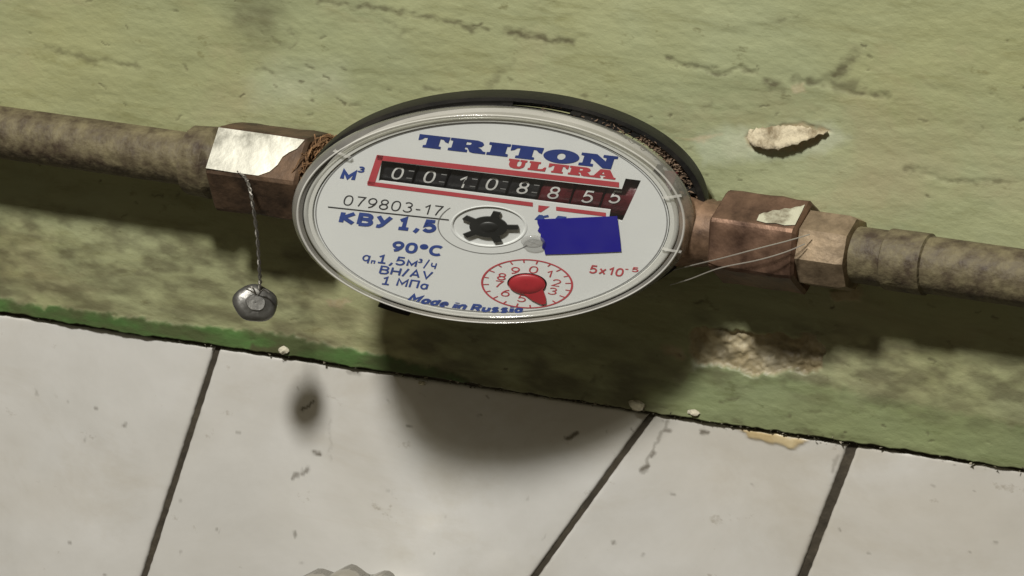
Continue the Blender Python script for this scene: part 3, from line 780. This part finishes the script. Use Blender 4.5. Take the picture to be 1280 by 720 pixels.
# curved line of words along the lower edge
A_ = Acc()
pth = [(507, 376.5), (530, 381.2), (556, 385.5), (582, 389.0), (606, 391.0), (630, 392.2), (654, 392.3)]
cum = [0]
for a, b in zip(pth, pth[1:]): cum.append(cum[-1]+math.hypot(b[0]-a[0], b[1]-a[1]))
adv = {'M': 1.08, ' ': .36, 'i': .40, 'R': .92}
txt = 'Made in Russia'; tot = sum(adv.get(c_, .78) for c_ in txt); s_ = 0
for c_ in txt:
    a_ = adv.get(c_, .78)
    if c_ != ' ':
        t0, t1 = s_/tot*cum[-1], (s_+a_*.9)/tot*cum[-1]
        f = lambda t: (np.interp(t, cum, [q[0] for q in pth]), np.interp(t, cum, [q[1] for q in pth]))
        V2, F = glyph_text(c_, .27); A_.add(*placed(V2, F, f(t0), f(t1), 9.4, 1.0, .16))
    s_ += a_
build('origin_text', A_.V, A_.F, M['blue'], dial)
# wide slab letters
def slab(ch):
    s_ = .26
    if ch == 'T': return [[(0, 1), (0.02, .52), (.16, .60), (.26, .76), (.38, .78), (.38, .22), (.27, .18), (.27, 0), (1.03, 0), (1.03, .18), (.92, .22), (.92, .78), (1.04, .76), (1.14, .60), (1.28, .52), (1.3, 1)]], 1.3
    if ch == 'I': return [[(0, 1), (0, .80), (.12, .77), (.12, .23), (0, .2), (0, 0), (.86, 0), (.86, .2), (.74, .23), (.74, .77), (.86, .80), (.86, 1)]], .86
    if ch == 'R': return [[(0, 1), (0, .80), (.12, .77), (.12, .23), (0, .2), (0, 0), (.80, 0), (.80, .2), (.68, .23), (.68, .38), (.78, .36), (.90, .06), (1.05, 0), (1.56, 0), (1.56, .18), (1.46, .2), (1.32, .40), (1.18, .47), (1.34, .54), (1.42, .72), (1.34, .90), (1.12, 1)],
                          [(.68, .80), (.86, .79), (.90, .70), (.86, .60), (.68, .58)]], 1.56
    if ch == 'O':
        e = lambda rx, ry: [(.75+rx*math.cos(k*math.pi/18), .5+ry*math.sin(k*math.pi/18)) for k in range(36)]
        return [e(.75, .54), e(.17, .25)], 1.5
    if ch == 'N': return [[(0, 1), (0, .80), (.14, .77), (.14, .23), (0, .2), (0, 0), (.62, 0), (.62, .2), (.48, .23), (.48, .62), (1.05, -.04), (1.42, -.04), (1.42, .77), (1.56, .80), (1.56, 1), (.94, 1), (.94, .80), (1.10, .77), (1.10, .52), (.66, 1)]], 1.56
    if ch == 'U': return [[(0, 1), (0, .80), (.10, .77), (.10, .34), (.22, .08), (.52, -.04), (.92, -.02), (1.16, .16), (1.22, .36), (1.22, .77), (1.32, .80), (1.32, 1), (.82, 1), (.82, .80), (.96, .77), (.96, .38), (.88, .24), (.74, .24), (.66, .38), (.66, .77), (.76, .80), (.76, 1)]], 1.32
    if ch == 'L': return [[(0, 1), (0, .80), (.12, .77), (.12, .23), (0, .2), (0, 0), (1.22, 0), (1.24, .48), (1.10, .46), (1.0, .26), (.86, .22), (.66, .22), (.66, .77), (.78, .80), (.78, 1)]], 1.24
    if ch == 'A': return [[(.46, 1), (.14, .22), (0, .2), (0, 0), (.62, 0), (.62, .18), (.50, .2), (.54, .32), (.86, .32), (.92, .2), (.80, .18), (.80, 0), (1.6, 0), (1.6, .2), (1.48, .22), (1.10, 1)], [(.70, .72), (.60, .48), (.80, .48)]], 1.6
def slabword(name, body, spans, base0, base1, cap, m):
    A_ = Acc()
    f = lambda x_: (x_, base0[1]+(base1[1]-base0[1])*(x_-base0[0])/(base1[0]-base0[0]))
    for ch, (x0, x1) in zip(body, spans):
        polys, wd = slab(ch); V, F = curve_mesh(polys)
        A_.add(*placed(np.array([q[:2] for q in V]), F, f(x0), f(x1), cap, 1.0))
    return build(name, A_.V, A_.F, m, dial)
slabword('brand_lettering', 'TRITON', [(520, 558.5), (559.5, 606), (607.5, 634), (635, 675), (676.5, 721), (722, 767)], (524, 183.6), (765, 211.4), 15.6, M['navy'])
slabword('series_lettering', 'ULTRA', [(633, 656), (659, 681), (683, 708), (709, 738), (738, 768)], (636, 209.4), (768, 224.8), 10.8, M['red'])

# ---- counter drums
cents = [(497, 216.5), (537, 221), (578, 227), (615, 230), (654, 234.5), (692.5, 241), (735, 246), (769, 246.5)]
digs = '00108855'
DR = 100.0; zt = ZD-7
rowa, rowb = loc(497, 217.5, zt), loc(770, 250.5, zt); dv = (rowb-rowa)/np.hypot(*(rowb-rowa)); nv = np.array((-dv[1], dv[0]))
mid = [float((loc(a, b, zt)-rowa)@dv) for a, b in cents]
edges = [mid[0]-27]+[(mid[i]+mid[i+1])/2+2 for i in range(7)]+[mid[7]+66]
for i, (c_, dg) in enumerate(zip(cents, digs)):
    l0, l1 = edges[i]+.8, edges[i+1]-.8+0; V = []; F = []; n = 36
    last = i == 7
    for (u_, rr) in ((l0, DR-2), (l0+1.5, DR), (l1-1.5, DR), (l1, DR-2)):
        for k in range(n+1):
            t = R(-42+84*k/n); q = rowa+dv*u_+nv*(rr*math.sin(t)); V.append(W(q[0], q[1], zt-DR+rr*math.cos(t)))
    m_ = n+1
    for j in range(3):
        for k in range(n): F.append((j*m_+k, j*m_+k+1, (j+1)*m_+k+1, (j+1)*m_+k))
    F += [tuple(range(m_))[::-1], tuple(3*m_+k for k in range(m_))]
    wh = build('digit_wheel', V, F, M['drum_red' if i >= 5 else 'drum_black'], meter, smooth=True, auto=30)
    V2, F2 = glyph_text(dg, .13)
    cq = loc(*c_, zt); hh = 15.4/abs((MM@nv)[1]); V2[:, :2] -= (V2.max(0)+V2.min(0))[:2]/2
    q = []
    for x_, y_, l_ in V2:
        s_ = float((cq-rowa)@nv)+y_*hh; u_ = float((cq-rowa)@dv)+x_*hh*.66+y_*hh*.04
        t = rowa+dv*u_+nv*s_; q.append(W(t[0], t[1], zt-DR+math.sqrt(DR*DR-s_*s_)+.9+l_))
    build('numeral', q, F2, M['white'], wh)
    A_ = Acc()               # gear teeth marks between the numbers of the drum
    for k in (-1, 0, 1):
        s0 = k*17+float((cq-rowa)@nv)-9; u0 = l1-9
        pts = []
        for a, b in ((0, 0), (7, 0), (7, 2.0), (0, 2.0)):
            t = rowa+dv*(u0+a)+nv*(s0+b); pts.append(W(t[0], t[1], zt-DR+math.sqrt(DR*DR-(s0+b)**2)+.5))
        A_.add(pts, [(0, 1, 2, 3)])
    build('tooth_mark', A_.V, A_.F, M['drum_red' if i >= 5 else 'greyline'], wh)
# floor of the counter well
build('counter_well', [W(*(rowa+dv*a+nv*b), z_) for a, b, z_ in ((-40, -75, ZD-4), (320, -75, ZD-4), (320, -75, ZD-40), (-40, -75, ZD-40), (-40, 75, ZD-4), (320, 75, ZD-4), (320, 75, ZD-40), (-40, 75, ZD-40))],
      [(0, 1, 2, 3), (4, 5, 6, 7), (2, 3, 7, 6), (0, 3, 7, 4), (1, 2, 6, 5)], M['drum_black'], meter)

# ---- flow indicator star
ring_ = []
st0 = loc(648, 283.5, ZD+6)-loc(611, 283, ZD+6); base_an = math.atan2(st0[1], st0[0])
for k in range(5):
    a = base_an+k*2*math.pi/5
    hw = 5.0
    for s_, rr in ((-1, 23.5), (-1, 37), (1, 37), (1, 23.5)):
        ring_.append((hubc[0]+rr*math.cos(a)-s_*hw*math.sin(a)*(-1 if 0 else 1), hubc[1]+rr*math.sin(a)+s_*hw*math.cos(a)))
    for j in range(1, 6):
        b = a+.215+(2*math.pi/5-.43)*j/6; ring_.append((hubc[0]+24*math.cos(b), hubc[1]+24*math.sin(b)))
V, F = curve_mesh([ring_], 1.5)
star = build('flow_star', [W(x_, y_, ZD+1.4+z_) for x_, y_, z_ in V], F, M['star'], meter)
build('hub_cap', *lathe_z([(12, ZD+2.9), (11, ZD+3.5), (4, ZD+3.8), (.5, ZD+3.8)], 32, c=hubc), M['star'], star, smooth=True)

# ---- small red dial and pointer
A_ = Acc(); A_.add(*lathe_z([(55.2, ZD+.4), (57.8, ZD+.4)], 96, c=subc))
for k in range(20):
    a = math.pi/2+R(-3)+k*math.pi/10
    q = []
    for s_, rr in ((-1, 49.5 if k % 2 else 48), (1, 49.5 if k % 2 else 48), (1, 56), (-1, 56)):
        q.append(W(subc[0]+rr*math.cos(a)-s_*.95*math.sin(a), subc[1]+rr*math.sin(a)+s_*.95*math.cos(a), ZD+.42))
    A_.add(q, [(0, 1, 2, 3)])
build('small_scale', A_.V, A_.F, M['red'], dial)
nums = {'0': (667.5, 336.5), '1': (688, 341.5), '2': (697, 353.5), '3': (692.5, 364.5), '5': (652.5, 374.3), '6': (631, 367), '7': (622.5, 355.3), '8': (626, 345.5), '9': (643.5, 337.5)}
for dg, (a, b) in nums.items():
    V2, F2 = glyph_text(dg, .12); V2[:, :2] -= (V2.max(0)+V2.min(0))[:2]/2; c = subc+(loc(a, b, ZD)-subc)*.96; sc = 16.6
    q = [W(*(c+(dv*x_*.95+nv*y_)*sc), ZD+.4+l_) for x_, y_, l_ in V2]
    build('scale_number', q, F2, M['red'], dial)
tip = loc(680.5, 380, ZD)-subc; ta = math.atan2(tip[1], tip[0]); tl_ = np.hypot(*tip)
out = []
for k in range(29):
    b = ta+.62+(2*math.pi-1.24)*k/28; out.append((subc[0]+23*math.cos(b), subc[1]+23*math.sin(b)))
for s_, rr in ((-1, 36), (-.55, 46), (-.2, tl_*1.0), (.25, tl_), (.5, 46), (.9, 36)):
    out.append((subc[0]+rr*math.cos(ta)-s_*10*math.sin(ta), subc[1]+rr*math.sin(ta)+s_*10*math.cos(ta)))
V, F = curve_mesh([out], 1.3)
pt = build('pointer', [W(x_, y_, ZD+1.2+z_) for x_, y_, z_ in V], F, M['pointer'], meter)
build('pointer_cap', *lathe_z([(22, ZD+2.4), (20, ZD+3.4), (10, ZD+3.8), (.5, ZD+3.8)], 40, c=subc), M['pointer'], pt, smooth=True)

# ---- clear cap: window, rim and its moulded steps
cap = build('clear_cap', *lathe_z([(.5, 0), (236, 0)], 160), M['lens'], meter)
build('cap_rim', *lathe_z([(236, 0), (240, 2.0), (243.5, 1.5), (245.5, -1.5), (250, -9), (251.5, -12), (251.5, -22), (249, -25)], 200), M['rim'], cap, smooth=True, auto=28)
build('cap_step', *lathe_z([(229, -2.5), (231, -1.2), (233.5, -1.2), (235, -3)], 200), M['edge'], cap, smooth=True)
build('cap_bead', *lathe_z([(240.2, 2.1), (241.0, 3.6), (242.4, 3.6), (243.3, 1.8)], 200), M['edge'], cap, smooth=True)
for (a, b) in ((437, 196), (838, 245.5), (838, 312)):
    c = loc(a, b, 0); an = math.degrees(math.atan2(c[1], c[0]))
    V, F = lathe_z([(222, -2), (222, 1.2), (236, 3), (247, 2), (247, -3)], 2, a0=an-.7, a1=an+.7); build('cap_lug', V, F, M['edge'], cap)
bc = loc(666, 302, 0)
build('moulding_mark', *lathe_z([(15, .1), (13.5, 1.6), (9, 2.2), (6.5, .6), (3, .3), (.5, 1.2)], 32, c=bc), M['blob'], cap, smooth=True)
# blue sticker on the cap
st_ = [(671.5, 274.2), (700, 273), (735, 271.6), (771, 270.2), (773, 285), (775, 300), (776.5, 314.5), (740, 316.2), (710, 317.4), (681.5, 318.2), (680.5, 312), (677.5, 309.5), (678.5, 303), (675.5, 299), (676, 292), (672, 288.5), (674, 284), (671.8, 279)]
q = [tuple(loc(a, b, ZD+1)) for a, b in st_]; V, F = curve_mesh([q], .3)
build('sticker', [W(x_, y_, ZD+1+z_) for x_, y_, z_ in V], F, M['sticker'], meter, label='plain blue rectangular sticker with a ragged left edge')

# ================================================================= SEALS AND WIRES
sw = Acc()
sw.add(*tube(spline([at(840, 338, 60), at(868, 331, 100), at(905, 322, 128), at(950, 310, 132), at(985, 301, 124), at(1012, 293, 104)]), .75*U, 5))
sw.add(*tube(spline([at(838, 356, 60), at(862, 349, 100), at(900, 335, 126), at(948, 325, 132), at(982, 315, 124), at(1006, 305, 108)]), .75*U, 5))
o = build('sealing_wire', sw.V, sw.F, M['thread']); tag(o, 'pair of thin silvery sealing wires stretched across the rusty nut', 'wire')
hs = 140
sl = thing('lead_seal', at(320, 376, hs), 'round grey lead seal hanging on a twisted wire below the valve', 'seal')
wp = spline([at(298, 214, 118), at(309, 226, 124), at(315, 250, hs), at(321, 290, hs), at(324, 330, hs), at(325, 356, hs), at(321, 372, hs)], 14)
A_ = Acc()
for ph in (0, math.pi):
    pts = [p+Vector((math.cos(ph+i*.75), math.sin(ph+i*.75), 0))*1.5*U for i, p in enumerate(wp)]
    A_.add(*tube(pts, 1.25*U, 5))
A_.add(*tube(spline([at(321, 372, hs+4), at(329, 362, hs+9), at(337, 366, hs+14)]), 1.0*U, 5))
A_.add(*tube(spline([at(321, 372, hs+4), at(316, 360, hs+12), at(306, 358, hs+10)]), 1.0*U, 5))
w_ = build('wire', A_.V, A_.F, M['wire'], sl); w_['kind'] = 'stuff'
V = []; F = []; n = 40; c = at(319, 379, hs); ax = Vector((.50, -.78, .36)).normalized(); a1 = ax.cross(Vector((0, 0, 1))).normalized(); b1 = a1.cross(ax)
prof = [(.5, 12), (11, 12.5), (13, 10), (19, 9.5), (24, 7), (27, 2), (27, -4), (24, -8), (16, -11), (.5, -11)]
for r_, z_ in prof:
    for k in range(n):
        an = 2*math.pi*k/n; rr = r_*(1+.06*math.sin(2*an+.6)+.03*math.sin(5*an)); V.append(c+(ax*z_+a1*rr*math.cos(an)+b1*rr*.9*math.sin(an))*U)
for i in range(len(prof)-1):
    for k in range(n): F.append((i*n+k, i*n+(k+1) % n, (i+1)*n+(k+1) % n, (i+1)*n+k))
build('seal_disc', V, F, M['lead'], sl, smooth=True, auto=50)

# fluted metal tap handle peeping in at the bottom edge
tc_ = at(450, 786, 110)
th = thing('tap_handle', at(450, 786, 0), 'fluted chrome tap handle peeping in at the bottom edge over the tiles', 'tap')
V = []; F = []; n = 112; prof = [(.5, 60), (70, 59), (96, 52), (112, 36), (116, 10), (112, -30), (80, -44), (.5, -46)]
for r_, z_ in prof:
    for k in range(n):
        an = 2*math.pi*k/n; fl_ = 1+(.085*math.cos(an*14) if r_ > 60 else 0)
        V.append(tc_+Vector((r_*fl_*math.cos(an), -z_, r_*.62*fl_*math.sin(an)))*U)
for i in range(len(prof)-1):
    for k in range(n): F.append((i*n+k, i*n+(k+1) % n, (i+1)*n+(k+1) % n, (i+1)*n+k))
build('grip', V, F, M['chrome'], th, smooth=True)
V, F = tube([tc_+Vector((0, 40*U, 0)), tc_+Vector((0, 125*U, 0))], 26*U, 24); build('stem', V, F, M['chrome'], th, smooth=True, auto=40)
